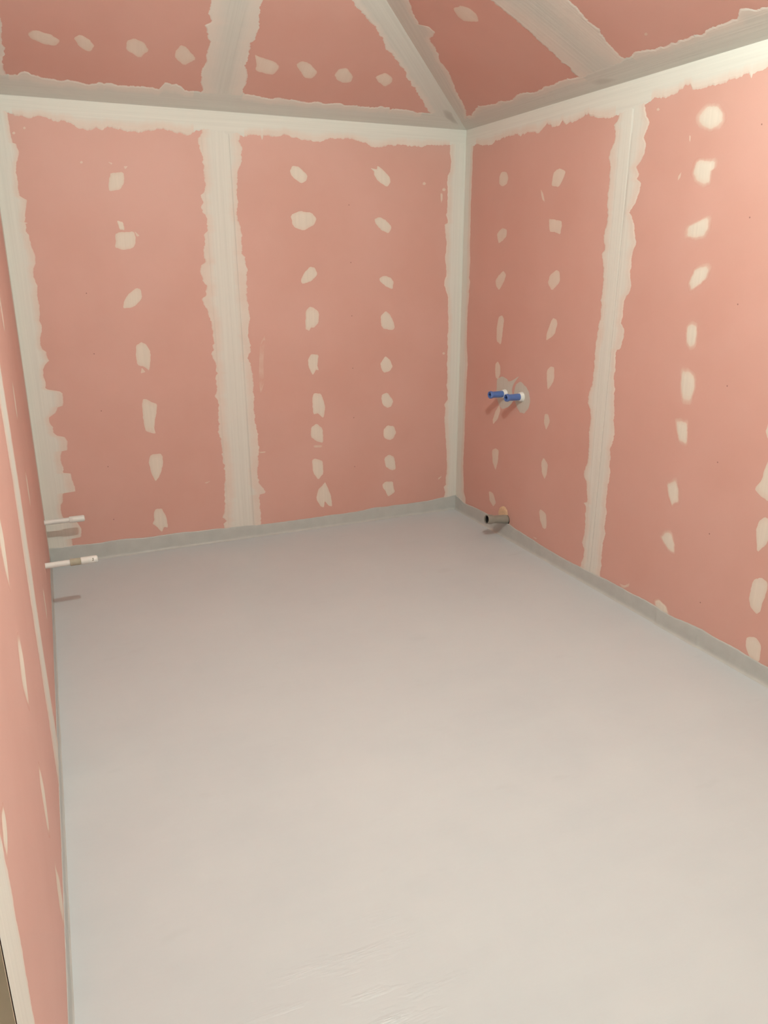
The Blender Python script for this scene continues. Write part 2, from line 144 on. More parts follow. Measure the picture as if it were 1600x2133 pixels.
        [(0.5746,0.4244),(0.608,0.4447),(0.6475,0.4298),(0.6783,0.3815),(0.6383,0.3306),(0.5771,0.3725)],
        [(0.8057,0.3886),(0.8247,0.4363),(0.8546,0.4224),(0.9079,0.3588),(0.8557,0.309),(0.8098,0.3509)],
        [(1.1963,0.4245),(1.2296,0.4109),(1.31,0.3912),(1.3375,0.3605),(1.3199,0.3072),(1.2759,0.3079),(1.222,0.3231),(1.2201,0.3667)],
        [(1.4249,0.3879),(1.4492,0.4163),(1.4858,0.4087),(1.5516,0.3535),(1.535,0.3055),(1.494,0.3068)],
        [(1.6551,0.3496),(1.6674,0.3861),(1.7037,0.4013),(1.7575,0.3451),(1.7557,0.3089),(1.7179,0.2951),(1.6726,0.3164)],
        [(1.8864,0.3617),(1.9297,0.3986),(1.9863,0.3654),(1.9933,0.3297),(1.9652,0.2984),(1.9133,0.3288)],
    ],
    'B': [
        [(1.0621,0.7613),(1.1231,0.7502),(1.1446,0.7218),(1.142,0.6775),(1.1005,0.6413),(1.0317,0.6777),(1.0309,0.7205)],
    ],
    'left': [
    ],
}
SMEAR = [[(0.4828,1.0013),(0.5371,1.0271),(0.5999,1.0203),(0.615,1.0037),(0.6609,1.0171),(0.7362,1.0559),(0.6761,0.9971),(0.6597,0.958),(0.6857,0.8951),(0.6358,0.8498),(0.5619,0.8224),(0.5251,0.8394),(0.4846,0.8947),(0.4866,0.9562)],[(0.7457,1.0247),(0.8123,0.9977),(0.8465,0.9704),(0.8646,0.9158),(0.8442,0.8692),(0.8091,0.8378),(0.7642,0.8338),(0.7219,0.8638),(0.6829,0.9244),(0.6965,0.9926)]]
DOTS = {'back':[(0.2878,1.5452),(0.2917,1.2176),(0.2952,0.8933),(0.2972,0.5624),(0.2957,0.2347),(1.8442,2.0396),(1.852,1.7065),(1.8539,1.3849),(1.856,1.0557),(1.8584,0.7316),(1.861,0.3976)],'right':[(2.2822,2.2074),(2.2857,1.8735),(2.2851,1.5408),(2.2882,1.2076),(2.2928,0.8766),(2.3019,0.5493),(2.3039,0.2146)]}
SPLASH = [('back',[(0.0376,2.3281),(0.032,2.3222),(0.0245,2.3232),(0.0247,2.3301),(0.033,2.3348)]),('back',[(0.09,2.3544),(0.0843,2.3485),(0.0767,2.3494),(0.077,2.3564),(0.0853,2.361)]),('back',[(0.3452,2.2071),(0.3393,2.201),(0.3312,2.2021),(0.3313,2.2094),(0.34,2.2142)]),('back',[(2.4719,2.123),(2.4858,2.1199),(2.4866,2.0915),(2.4784,2.0713),(2.4727,2.0911)]),('back',[(2.3657,2.1789),(2.3575,2.1708),(2.3445,2.1723),(2.3432,2.182),(2.356,2.1883)]),('back',[(2.5075,2.1489),(2.4993,2.1407),(2.4859,2.1422),(2.4845,2.1521),(2.4976,2.1585)]),('right',[(0.8438,2.091),(0.8678,2.0678),(0.8868,2.0267),(0.8654,2.0374),(0.8514,2.0629)]),('right',[(1.7175,2.3475),(1.7109,2.3432),(1.699,2.3464),(1.6969,2.3534),(1.708,2.3557)]),('right',[(1.912,2.217),(1.9193,2.2137),(1.9207,2.1927),(1.9157,2.198)]),('right',[(1.8896,2.0786),(1.8863,2.0549),(1.8726,2.0441),(1.8727,2.061)]),('back',[(2.5315,1.1198),(2.5246,1.113),(2.5134,1.1153),(2.5122,1.1242),(2.5232,1.129)]),('B',[(1.8261,0.2206),(1.8143,0.2157),(1.8078,0.2211),(1.8154,0.2303),(1.8285,0.232)]),('back',[(0.8526,0.402),(0.8904,0.4071),(0.8632,0.393)]),('back',[(1.2096,0.5629),(1.2487,0.5615),(1.2444,0.5541),(1.217,0.5544)]),('back',[(1.5752,0.57),(1.6333,0.5678),(1.6287,0.5521),(1.579,0.5568)]),('back',[(2.4985,0.2448),(2.5271,0.2594),(2.5225,0.2483),(2.5035,0.2354)]),('right',[(1.7693,0.0997),(1.8062,0.1019),(1.8349,0.1253),(1.837,0.1107),(1.8036,0.0873),(1.7851,0.0868)]),('right',[(0.9738,0.1001),(1.0179,0.1044),(1.0063,0.0944)]),('back',[(1.251,1.2238),(1.2753,1.2588),(1.2808,1.2478),(1.2625,1.1218),(1.2627,1.004),(1.2388,0.9535),(1.2353,1.0646)])]
DAMP = [('A',[(2.3853,0.1665),(2.42,0.1704),(2.467,0.1497),(2.4987,0.1108),(2.5749,0.043),(2.5294,0.0492),(2.4421,0.0994)],0),('B',[(1.2753,0.0767),(1.3637,0.0845),(1.431,0.0591),(1.4776,0.0316),(1.3936,0.0229),(1.2986,0.032)],0.3)]
FOAM = [(0.5818,0.1171),(0.5749,0.1463),(0.591,0.1777),(0.6272,0.1992),(0.6596,0.1988),(0.6807,0.1774),(0.6884,0.1399),(0.6885,0.0908),(0.6471,0.0965)]

# ------------------------------------------------------------------ materials
def new_mat(name):
    mt = bpy.data.materials.new(name)
    mt.use_nodes = True
    nt = mt.node_tree
    b = nt.nodes['Principled BSDF']
    return mt, nt, b

def nd(nt, kind, **kw):
    n = nt.nodes.new(kind)
    for k, v in kw.items():
        setattr(n, k, v)
    return n

def mixc(nt, fac, a, b, blend='MIX'):
    n = nd(nt, 'ShaderNodeMix', data_type='RGBA', blend_type=blend)
    for sock, v in ((n.inputs[0], fac), (n.inputs[6], a), (n.inputs[7], b)):
        if hasattr(v, 'links') or isinstance(v, bpy.types.NodeSocket):
            nt.links.new(v, sock)
        elif isinstance(v, (int, float)):
            sock.default_value = v
        else:
            sock.default_value = (*v, 1)
    return n.outputs[2]

def noise(nt, vec, scale, detail=3, rough=0.55):
    n = nd(nt, 'ShaderNodeTexNoise')
    n.inputs['Scale'].default_value = scale
    n.inputs['Detail'].default_value = detail
    n.inputs['Roughness'].default_value = rough
    nt.links.new(vec, n.inputs['Vector'])
    return n.outputs['Fac']

def mapping(nt, vec, scale, rot=(0, 0, 0)):
    n = nd(nt, 'ShaderNodeMapping')
    n.inputs['Scale'].default_value = scale
    n.inputs['Rotation'].default_value = rot
    nt.links.new(vec, n.inputs['Vector'])
    return n.outputs[0]

def rng(nt, val, a, b, c, d):
    n = nd(nt, 'ShaderNodeMapRange')
    n.inputs[1].default_value, n.inputs[2].default_value = a, b
    n.inputs[3].default_value, n.inputs[4].default_value = c, d
    nt.links.new(val, n.inputs[0])
    return n.outputs[0]

PINK = (0.665, 0.388, 0.330)
PINK2 = (0.640, 0.361, 0.303)
PLASTER = (0.715, 0.690, 0.635)
PLASTER_GREY = (0.635, 0.628, 0.580)

def pink_color(nt):
    g = nd(nt, 'ShaderNodeNewGeometry').outputs['Position']
    return mixc(nt, rng(nt, noise(nt, g, 2.3, 4), 0.35, 0.65, 0, 1), PINK, PINK2)

def mat_board():
    mt, nt, b = new_mat('pink_plasterboard_paper')
    c = pink_color(nt)
    g = nd(nt, 'ShaderNodeNewGeometry').outputs['Position']
    c = mixc(nt, rng(nt, noise(nt, g, 260, 2), 0.3, 0.7, 0, 0.06), c, (0.5, 0.30, 0.26))
    nt.links.new(c, b.inputs['Base Color'])
    b.inputs['Roughness'].default_value = 0.58
    b.inputs['Specular IOR Level'].default_value = 0.5
    return mt

def mat_compound(name, centre, edge):
    """joint compound: a thin feathered coat lets the pink paper through, trowel streaks run lengthwise"""
    mt, nt, b = new_mat(name)
    thin = nd(nt, 'ShaderNodeAttribute', attribute_name='thin').outputs['Fac']
    uv = nd(nt, 'ShaderNodeUVMap', uv_map='UVMap').outputs[0]
    streak = noise(nt, mapping(nt, uv, (1.2, 75, 1)), 1.0, 4, 0.6)
    blot = noise(nt, uv, 9, 3)
    c = mixc(nt, rng(nt, streak, 0.3, 0.7, 0, 1), tuple(x * 0.955 for x in centre), tuple(min(1, x * 1.035) for x in centre))
    e = mixc(nt, rng(nt, blot, 0.3, 0.7, 0, 1), edge, tuple(x * 0.97 for x in edge))
    n = nd(nt, 'ShaderNodeMath', operation='MULTIPLY')
    nt.links.new(thin, n.inputs[0])
    nt.links.new(rng(nt, blot, 0.25, 0.75, 0.75, 1.25), n.inputs[1])
    ramp = nd(nt, 'ShaderNodeMath', operation='MINIMUM')
    nt.links.new(n.outputs[0], ramp.inputs[0]); ramp.inputs[1].default_value = 1.0
    half = rng(nt, ramp.outputs[0], 0.0, 0.45, 0, 1)
    last = rng(nt, ramp.outputs[0], 0.5, 1.0, 0, 1)
    c = mixc(nt, half, c, e)
    c = mixc(nt, last, c, pink_color(nt))
    ln = nd(nt, 'ShaderNodeAttribute', attribute_name='groove_shade').outputs['Fac']
    c = mixc(nt, rng(nt, ln, 0, 1, 0, 0.42), c, tuple(x * 0.62 for x in centre))  # darker tone painted along the grooves in place of their shade
    nt.links.new(c, b.inputs['Base Color'])
    b.inputs['Roughness'].default_value = 0.8
    b.inputs['Specular IOR Level'].default_value = 0.25
    bp = nd(nt, 'ShaderNodeBump')
    bp.inputs['Strength'].default_value = 0.22
    bp.inputs['Distance'].default_value = 0.004
    nt.links.new(streak, bp.inputs['Height'])
    nt.links.new(bp.outputs[0], b.inputs['Normal'])
    return mt

def mat_plain(name, c, rough=0.5, spec=0.5, var=0.0, scale=30, bump=0.0):
    mt, nt, b = new_mat(name)
    g = nd(nt, 'ShaderNodeTexCoord').outputs['Object']
    n = noise(nt, g, scale, 4)
    cc = mixc(nt, rng(nt, n, 0.3, 0.7, 0, 1), tuple(x * (1 - var) for x in c), tuple(min(1, x * (1 + var)) for x in c))
    nt.links.new(cc, b.inputs['Base Color'])
    b.inputs['Roughness'].default_value = rough
    b.inputs['Specular IOR Level'].default_value = spec
    if bump:
        bp = nd(nt, 'ShaderNodeBump')
        bp.inputs['Strength'].default_value = bump
        bp.inputs['Distance'].default_value = 0.003
        nt.links.new(n, bp.inputs['Height'])
        nt.links.new(bp.outputs[0], b.inputs['Normal'])
    return mt

def mat_floor():
    mt, nt, b = new_mat('light_grey_waterproofing_floor')
    g = nd(nt, 'ShaderNodeNewGeometry').outputs['Position']
    big = noise(nt, g, 1.6, 5, 0.6)
    wipe = noise(nt, mapping(nt, g, (2.2, 7.5, 1), (0, 0, 0.55)), 1.0, 4, 0.6)
    spot = noise(nt, mapping(nt, g, (1, 2.4, 1), (0, 0, 0.3)), 3.4, 3, 0.5)
    c = mixc(nt, rng(nt, big, 0.3, 0.7, 0, 1), (0.540, 0.590, 0.620), (0.580, 0.625, 0.650))
    c = mixc(nt, rng(nt, wipe, 0.35, 0.7, 0, 0.30), c, (0.610, 0.655, 0.675))
    c = mixc(nt, rng(nt, spot, 0.66, 0.86, 0, 0.32), c, (0.420, 0.455, 0.475))
    nt.links.new(c, b.inputs['Base Color'])
    brush = noise(nt, mapping(nt, g, (9, 70, 1), (0, 0, 0.42)), 1.0, 4, 0.7)
    rr = nd(nt, 'ShaderNodeMath', operation='ADD')
    nt.links.new(rng(nt, brush, 0.35, 0.7, 0.0, 0.10), rr.inputs[0])
    nt.links.new(rng(nt, wipe, 0.35, 0.65, 0.34, 0.46), rr.inputs[1])
    nt.links.new(rr.outputs[0], b.inputs['Roughness'])
    b.inputs['Specular IOR Level'].default_value = 0.4
    bp = nd(nt, 'ShaderNodeBump')
    bp.inputs['Strength'].default_value = 0.10
    bp.inputs['Distance'].default_value = 0.004
    nt.links.new(brush, bp.inputs['Height'])
    # a patch of hard dried brush ridges in the coating
    sub = nd(nt, 'ShaderNodeVectorMath', operation='DISTANCE')
    nt.links.new(g, sub.inputs[0]); sub.inputs[1].default_value = (0.50, 1.26, 0.0)
    area = rng(nt, sub.outputs['Value'], 0.10, 0.38, 1.0, 0.0)
    ridge = noise(nt, mapping(nt, g, (26, 190, 1), (0, 0, 0.30)), 1.0, 3, 0.6)
    gate = rng(nt, noise(nt, mapping(nt, g, (4, 16, 1), (0, 0, 0.30)), 1.0, 3), 0.54, 0.68, 0, 1)
    am = nd(nt, 'ShaderNodeMath', operation='MULTIPLY')
    nt.links.new(area, am.inputs[0]); nt.links.new(gate, am.inputs[1])
    hm = nd(nt, 'ShaderNodeMath', operation='MULTIPLY')
    nt.links.new(ridge, hm.inputs[0]); nt.links.new(am.outputs[0], hm.inputs[1])
    bp2 = nd(nt, 'ShaderNodeBump')
    bp2.inputs['Strength'].default_value = 0.60
    bp2.inputs['Distance'].default_value = 0.006
    nt.links.new(hm.outputs[0], bp2.inputs['Height'])
    nt.links.new(bp.outputs[0], bp2.inputs['Normal'])
    nt.links.new(bp2.outputs[0], b.inputs['Normal'])
    rm = nd(nt, 'ShaderNodeMix', data_type='FLOAT')
    nt.links.new(am.outputs[0], rm.inputs[0]); nt.links.new(rr.outputs[0], rm.inputs[2]); rm.inputs[3].default_value = 0.27
    nt.links.new(rm.outputs[0], b.inputs['Roughness'])
    return mt

M_BOARD = mat_board()
M_WALLC = mat_compound('cream_joint_compound', PLASTER, (0.735, 0.622, 0.552))
M_CEILC = mat_compound('greyish_joint_compound', PLASTER_GREY, (0.735, 0.672, 0.612))
M_PATCH = mat_compound('thin_filler', (0.745, 0.672, 0.588), (0.730, 0.585, 0.500))
M_SMEAR = mat_compound('grey_filler', (0.600, 0.570, 0.510), (0.600, 0.530, 0.470))
M_FLOOR = mat_floor()
def mat_damp():
    mt, nt, b = new_mat('damp_grey_compound')
    thin = nd(nt, 'ShaderNodeAttribute', attribute_name='thin').outputs['Fac']
    nt.links.new(mixc(nt, thin, (0.40, 0.38, 0.34), PLASTER_GREY), b.inputs['Base Color'])
    b.inputs['Roughness'].default_value = 0.7
    return mt
M_DAMP = mat_damp()
M_MEMB = mat_plain('grey_membrane', (0.485, 0.500, 0.482), 0.42, 0.45, 0.05, 14, 0.08)
M_CREAM = mat_plain('cream_plain_plaster', (0.66, 0.64, 0.58), 0.8, 0.3, 0.03, 3)
M_RAW = mat_plain('raw_gypsum_core', (0.53, 0.44, 0.33), 0.85, 0.2, 0.08, 12)
M_WHITE = mat_plain('white_plastic', (0.78, 0.79, 0.76), 0.35, 0.5, 0.015, 40)
M_KHAKI = mat_plain('khaki_tape', (0.42, 0.40, 0.31), 0.6, 0.3, 0.05, 60)
M_BLUE = mat_plain('blue_plastic', (0.100, 0.185, 0.470), 0.38, 0.5, 0.06, 60)
M_BLUE_SHADE = mat_plain('shaded_blue_plastic', (0.016, 0.030, 0.120), 0.6, 0.4, 0.05, 60)  # same blue plastic with the shade of the plug mouth painted in
M_DRAIN = mat_plain('grey_brown_drain_plastic', (0.290, 0.272, 0.235), 0.42, 0.5, 0.04, 40)
M_BLACK = mat_plain('black_rubber_and_shade', (0.018, 0.014, 0.012), 0.6, 0.4, 0.05, 40)  # rubber of the seal, also the painted shade of bore and gap
M_FOAM = mat_plain('ochre_foam', (0.760, 0.545, 0.360), 0.85, 0.2, 0.14, 90, 0.6)
M_DOT = mat_plain('dark_print', (0.34, 0.19, 0.16), 0.8, 0.1)
M_PRINT = mat_plain('grey_print', (0.22, 0.20, 0.15), 0.7, 0.2)
M_CORD = mat_plain('white_cable', (0.70, 0.68, 0.64), 0.5)

# ------------------------------------------------------------------ helpers
rnd = random.Random(11)

def link(name, me, mats, parent=None):
    o = bpy.data.objects.new(name, me)
    for mt in (mats if isinstance(mats, (list, tuple)) else [mats]):
        me.materials.append(mt)
    col.objects.link(o)
    if parent is not None:
        o.parent = parent
    return o

def mesh(name, verts, faces, smooth=False):
    me = bpy.data.meshes.new(name)
    me.from_pydata([tuple(map(float, v)) for v in verts], [], [tuple(map(int, f)) for f in faces])
    bm = bmesh.new(); bm.from_mesh(me)
    bmesh.ops.recalc_face_normals(bm, faces=bm.faces)
    bm.to_mesh(me); bm.free()
    if smooth:
        me.polygons.foreach_set('use_smooth', [True] * len(me.polygons))
    me.update()
    return me

def structure(o, label):
    o['kind'] = 'structure'
    o['label'] = label
    return o

def thing(name, loc, label, cat, group=None):
    o = bpy.data.objects.new(name, None)
    o.empty_display_size = 0.05
    o.location = loc
    col.objects.link(o)
    o['label'] = label; o['category'] = cat
    if group:
        o['group'] = group
    return o

# surface frames: point(u, v, n) with n the distance off the surface into the room
CL, SL = math.cos(LA), math.sin(LA)
QA, QB = math.sqrt(1 + TA * TA), math.sqrt(1 + TB * TB)
FR = {
    'back':  (Vector((0, D, 0)), Vector((1, 0, 0)), Vector((0, 0, 1)), Vector((0, -1, 0))),
    'right': (Vector((R, D, 0)), Vector((0, -1, 0)), Vector((0, 0, 1)), Vector((-1, 0, 0))),
    'left':  (Vector((-L, D, 0)), Vector((-SL, -CL, 0)), Vector((0, 0, 1)), Vector((CL, -SL, 0))),
    'A':     (Vector((0, D, H)), Vector((1, 0, 0)), Vector((0, -1 / QA, TA / QA)), Vector((0, -TA / QA, -1 / QA))),
    'B':     (Vector((R, D, H)), Vector((0, -1, 0)), Vector((-1 / QB, 0, TB / QB)), Vector((-TB / QB, 0, -1 / QB))),
}
def pt(s, u, v, n=0.0):
    o, a, b, c = FR[s]
    return o + a * u + b * v + c * n

def vnoise(seed):
    r = np.random.RandomState(seed)
    t = r.rand(4096)
    def f(x):
        x = np.asarray(x, float)
        i = np.floor(x).astype(int); fr = x - i
        fr = fr * fr * (3 - 2 * fr)
        return t[i % 4096] * (1 - fr) + t[(i + 1) % 4096] * fr - 0.5
    return f

def fractal(seed, x, base, octs=4, gain=0.6):
    x = np.asarray(x, float) + 50.0
    y = np.zeros_like(x); a = 1.0
    for k in range(octs):
        y += a * vnoise(seed * 7 + k)(x * base * 2 ** k)
        a *= gain
    return y

def prism(surf, poly, depth, n0=0.0):
    """flat polygon on a surface, pushed back by depth behind it"""
    k = len(poly)
    vs = [pt(surf, u, v, n0) for u, v in poly] + [pt(surf, u, v, n0 - depth) for u, v in poly]
    fs = [tuple(range(k)), tuple(range(2 * k - 1, k - 1, -1))] + [(i, (i + 1) % k, k + (i + 1) % k, k + i) for i in range(k)]
    return vs, fs

def set_attr(me, thin, uvs):
    at = me.attributes.new('thin', 'FLOAT', 'POINT')
    at.data.foreach_set('value', np.asarray(thin, np.float32))
    uvl = me.uv_layers.new(name='UVMap')
    li = np.empty(len(me.loops), np.int32)
    me.loops.foreach_get('vertex_index', li)
    uvl.data.foreach_set('uv', np.asarray(uvs, np.float32)[li].ravel())

def to_frame(pts, org, ang):
    c, s = math.cos(ang), math.sin(ang)
    a = np.asarray(pts, float) - np.asarray(org)
    return np.stack([a[:, 0] * c + a[:, 1] * s, -a[:, 0] * s + a[:, 1] * c], 1)

def edge_fn(pts, org, ang, amp, seed):
    q = to_frame(pts, org, ang)
    if q[0, 0] > q[-1, 0]:
        q = q[::-1]
    s = q[:, 0].copy()
    for i in range(1, len(s)):
        s[i] = max(s[i], s[i - 1] + 0.0012)
    w_ = q[:, 1]
    def f(x):
        y = np.interp(x, s, w_)
        return y + amp * fractal(seed, x, 42.0, 5, 0.70)
    return f, s[0], s[-1]

SEED = [3]
def band(surf, parent, mat, org, ang, s0, s1, lo, hi, t, mask_lo=(), mask_hi=(), amp=0.008, grooves=(), step=0.004, feather=0.010, core=0.45):
    """a taped and filled joint: lo / hi are traced edge lists, or a number for a straight border in a corner"""
    SEED[0] += 1; sd = SEED[0]
    S = np.arange(s0, s1 + step * 0.5, step)
    def get(e, k):
        if isinstance(e, (int, float)):
            return np.full_like(S, float(e)), True
        if callable(e):
            return e(S), True
        f, a, b = edge_fn(e, org, ang, amp, sd * 3 + k)
        return f(S), False
    a, fa = get(lo, 0); b, fb = get(hi, 1)
    gap = np.maximum(b - a, 0.004); b = a + gap
    cols_w, cols_h, cols_t, cols_l = [], [], [], []
    fe = np.minimum(feather, gap * 0.3)
    ma = np.zeros_like(S, bool); mb = np.zeros_like(S, bool)
    for x0, x1 in mask_lo: ma |= (S > x0) & (S < x1)
    for x0, x1 in mask_hi: mb |= (S > x0) & (S < x1)
    base_n = vnoise(sd + 900)
    jit = fractal(sd + 77, S, 3.0, 3)
    gate = np.clip(0.75 + 0.9 * fractal(sd + 31, S, 2.0, 3), 0.15, 1.0)
    def height(w_):
        h_ = t + 0.00045 * base_n(w_ * 95 + 0.25 * np.sin(S * 1.7 + sd)) + 0.00035 * base_n(w_ * 210 + 31 + 0.2 * np.sin(S * 2.9))
        for g0, g1, gd in grooves:
            h_ = h_ - gd * np.exp(-((w_ - (g0 + (g1 - g0) * (S - s0) / (s1 - s0))) / 0.0022) ** 2)
        return np.maximum(h_, 0.0003)
    def groove_shade(w_):
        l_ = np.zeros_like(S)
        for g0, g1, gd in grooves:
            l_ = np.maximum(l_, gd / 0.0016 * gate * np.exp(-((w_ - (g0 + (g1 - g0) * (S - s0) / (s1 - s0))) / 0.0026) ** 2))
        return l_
    def thin(w_):
        f = (w_ - a) / gap
        va = np.zeros_like(S) if fa else np.where(ma, 0, np.clip((core - f) / core, 0, 1))
        vb = np.zeros_like(S) if fb else np.where(mb, 0, np.clip((f - 1 + core) / core, 0, 1))
        v = np.maximum(va, vb)
        return 0.40 * np.clip(v * 1.6 + 0.5 * jit * (v > 0), 0, 1)
    def put(w_, h_, t_, l_):
        cols_w.append(w_); cols_h.append(h_); cols_t.append(t_); cols_l.append(l_)
    zero = np.zeros_like(S)
    if fa: put(a, zero + t, zero, zero)
    else: put(a, zero + 0.0002, np.where(ma, 0.0, 0.62), zero)
    ia = a + (0.0004 if fa else fe); ib = b - (0.0004 if fb else fe)
    # columns keep to straight lines along the joint, so ridges and grooves do not follow the ragged edges
    grid = [(float(a.min()) + (float(b.max()) - float(a.min())) * q / 19.0, None) for q in range(20)]
    for gi, (g0, g1, gd) in enumerate(grooves):
        for dq in (-0.006, -0.0035, -0.0018, 0.0, 0.0018, 0.0035, 0.006):
            grid.append(((g0 + g1) / 2 + dq, (gi, dq)))
    grid.sort(key=lambda q: q[0])
    for j, (wq, info) in enumerate(grid):
        if info is None: ww = zero + wq
        else:
            g0, g1, gd = grooves[info[0]]
            ww = g0 + (g1 - g0) * (S - s0) / (s1 - s0) + info[1]
        eps = (j + 1) * 1e-5
        ww = np.clip(ww, ia + eps, ib - (len(grid) - j) * 1e-5)
        if cols_w: ww = np.maximum(ww, cols_w[-1] + 5e-6)
        put(ww, height(ww), thin(ww), groove_shade(ww))
    if fb: put(b, zero + t, zero, zero)
    else: put(b, zero + 0.0002, np.where(mb, 0.0, 0.62), zero)
    n, k = len(S), len(cols_w)
    c, s_ = math.cos(ang), math.sin(ang)
    o, U, V, N = [np.array(x) for x in FR[surf]]
    Wc = np.stack(cols_w, 1); Hc = np.stack(cols_h, 1); Tc = np.stack(cols_t, 1)
    Sg = np.repeat(S[:, None], k, 1)
    uu = org[0] + Sg * c - Wc * s_; vv = org[1] + Sg * s_ + Wc * c
    P = o + uu[..., None] * U + vv[..., None] * V + Hc[..., None] * N
    verts = P.reshape(-1, 3)
    faces = [(i * k + j, i * k + j + 1, (i + 1) * k + j + 1, (i + 1) * k + j) for i in range(n - 1) for j in range(k - 1)]
    me = bpy.data.meshes.new('joint_compound')
    me.from_pydata(verts.tolist(), [], faces)
    # face towards the room
    if Vector(me.polygons[len(me.polygons) // 2].normal).dot(FR[surf][3]) < 0:
        me.flip_normals()
    me.polygons.foreach_set('use_smooth', [True] * len(me.polygons))
    set_attr(me, Tc.ravel(), np.stack([Sg.ravel(), Wc.ravel()], 1))
    al = me.attributes.new('groove_shade', 'FLOAT', 'POINT')
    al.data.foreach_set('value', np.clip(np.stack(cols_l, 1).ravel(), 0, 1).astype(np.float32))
    return link('joint_compound', me, mat, parent)

def chaikin(p, it=1):
    for _ in range(it):
        q = []
        for i in range(len(p)):
            a, b = p[i], p[(i + 1) % len(p)]
            q.append((a[0] * .86 + b[0] * .14, a[1] * .86 + b[1] * .14)); q.append((a[0] * .14 + b[0] * .86, a[1] * .14 + b[1] * .86))
        p = q
    return p

def blob(name, surf, parent, mat, poly, t=0.0012, halo=0.0, thin_in=0.10, thin_out=0.42, seed=0, rag=0.0032, rings=None):
    """a smear of filler with a traced outline, thick in the middle and feathered at the rim"""
    p = chaikin(list(poly), 1)
    out = []
    for i in range(len(p)):
        a, b = np.array(p[i]), np.array(p[(i + 1) % len(p)])
        n_ = max(1, int(np.linalg.norm(b - a) / 0.006))
        for j in range(n_):
            out.append(a + (b - a) * j / n_)
    q = np.array(out)
    k = len(q)
    cen = q.mean(0)
    d = q - cen
    rr = np.linalg.norm(d, axis=1, keepdims=True) + 1e-9
    ang = np.arange(k)
    q = q + d / rr * (rag * fractal(seed + 5, ang * 0.45, 1.0, 4))[:, None]
    spec = [(1.0, 0.00035, thin_out), (0.88, t * 0.75, (thin_in + thin_out) * 0.5), (0.62, t, thin_in), (0.3, t * 0.95, thin_in)]
    if rings: spec = rings
    if halo:
        spec = [(1.0 + halo, 0.0001, 1.0), (1.0 + halo * 0.45, 0.00022, 0.84), (1.03, 0.0003, 0.66)] + spec
    vs, th, uvs, fs = [], [], [], []
    for sc, hh, tt in spec:
        for x in (cen + (q - cen) * sc):
            vs.append(pt(surf, x[0], x[1], hh)); th.append(tt); uvs.append((x[1], x[0]))
    vs.append(pt(surf, cen[0], cen[1], spec[-1][1])); th.append(spec[-1][2]); uvs.append((cen[1], cen[0]))
    for r_ in range(len(spec) - 1):
        for i in range(k):
            fs.append((r_ * k + i, r_ * k + (i + 1) % k, (r_ + 1) * k + (i + 1) % k, (r_ + 1) * k + i))
    last = (len(spec) - 1) * k
    for i in range(k):
        fs.append((last + i, last + (i + 1) % k, len(vs) - 1))
    me = bpy.data.meshes.new(name)
    me.from_pydata([tuple(v) for v in vs], [], fs)
    if sum((Vector(f.normal) * f.area for f in me.polygons), Vector()).dot(FR[surf][3]) < 0:
        me.flip_normals()
    me.polygons.foreach_set('use_smooth', [True] * len(me.polygons))
    set_attr(me, th, uvs)
    return link(name, me, mat, parent)

def boards(surf, parent, polys, depth=0.0125):
    for poly in polys:
        vs, fs = prism(surf, poly, depth)
        link('plasterboard', mesh('plasterboard', vs, fs), M_BOARD, parent)

def box(name, x0, x1, y0, y1, z0, z1, mat, parent=None):
    vs = [(x, y, z_) for x in (x0, x1) for y in (y0, y1) for z_ in (z0, z1)]
    fs = [(0, 1, 3, 2), (4, 6, 7, 5), (0, 4, 5, 1), (2, 3, 7, 6), (0, 2, 6, 4), (1, 5, 7, 3)]
    return link(name, mesh(name, vs, fs), mat, parent)

def lathe(name, prof, base, axis, mat, parent, segs=40, closed=False, smooth=True):
    """prof: (distance along the axis, radius); coordinates local to the parent's origin"""
    ax = Vector(axis).normalized()
    e1 = ax.orthogonal().normalized(); e2 = ax.cross(e1)
    vs, fs = [], []
    b0 = Vector(base)
    for d_, r_ in prof:
        for i in range(segs):
            t_ = 2 * math.pi * i / segs
            vs.append(b0 + ax * d_ + (e1 * math.cos(t_) + e2 * math.sin(t_)) * r_)
    for j in range(len(prof) - 1):
        for i in range(segs):
            fs.append((j * segs + i, j * segs + (i + 1) % segs, (j + 1) * segs + (i + 1) % segs, (j + 1) * segs + i))
    if closed:
        j = len(prof) - 1
        fs.append(tuple(range(segs))); fs.append(tuple(j * segs + i for i in range(segs)))
    me = mesh(name, vs, fs, smooth)
    if smooth:
        me.set_sharp_from_angle(angle=math.radians(38))
    return link(name, me, mat, parent)

# ================================================================== THE SETTING
T = 0.0125
XW = -1.35      # far side of the passage to the left, outside the picture
YF = -1.1       # wall behind the viewer
def lx(y):
    return -L + math.tan(LA) * (y - D)

# ---- floor
floor = box('floor', XW - 0.1, R + 0.1, YF - 0.1, D + 0.1, -0.08, 0.0, M_FLOOR)
structure(floor, 'light grey coated floor, faintly glossy and streaked')

# ---- back wall
wall_back = box('wall_back', -0.35, R + 0.1, D + T, D + 0.11, 0.0, H + 0.12, M_RAW)
structure(wall_back, 'pink plasterboard back wall with filled joints and three rows of filler spots')
JX = 1.068
boards('back', wall_back, [[(-0.25, 0.004), (JX - 0.0015, 0.004), (JX - 0.0015, H), (-0.25, H)],
                           [(JX + 0.0015, 0.004), (R, 0.004), (R, H), (JX + 0.0015, H)]])
HP = math.pi / 2
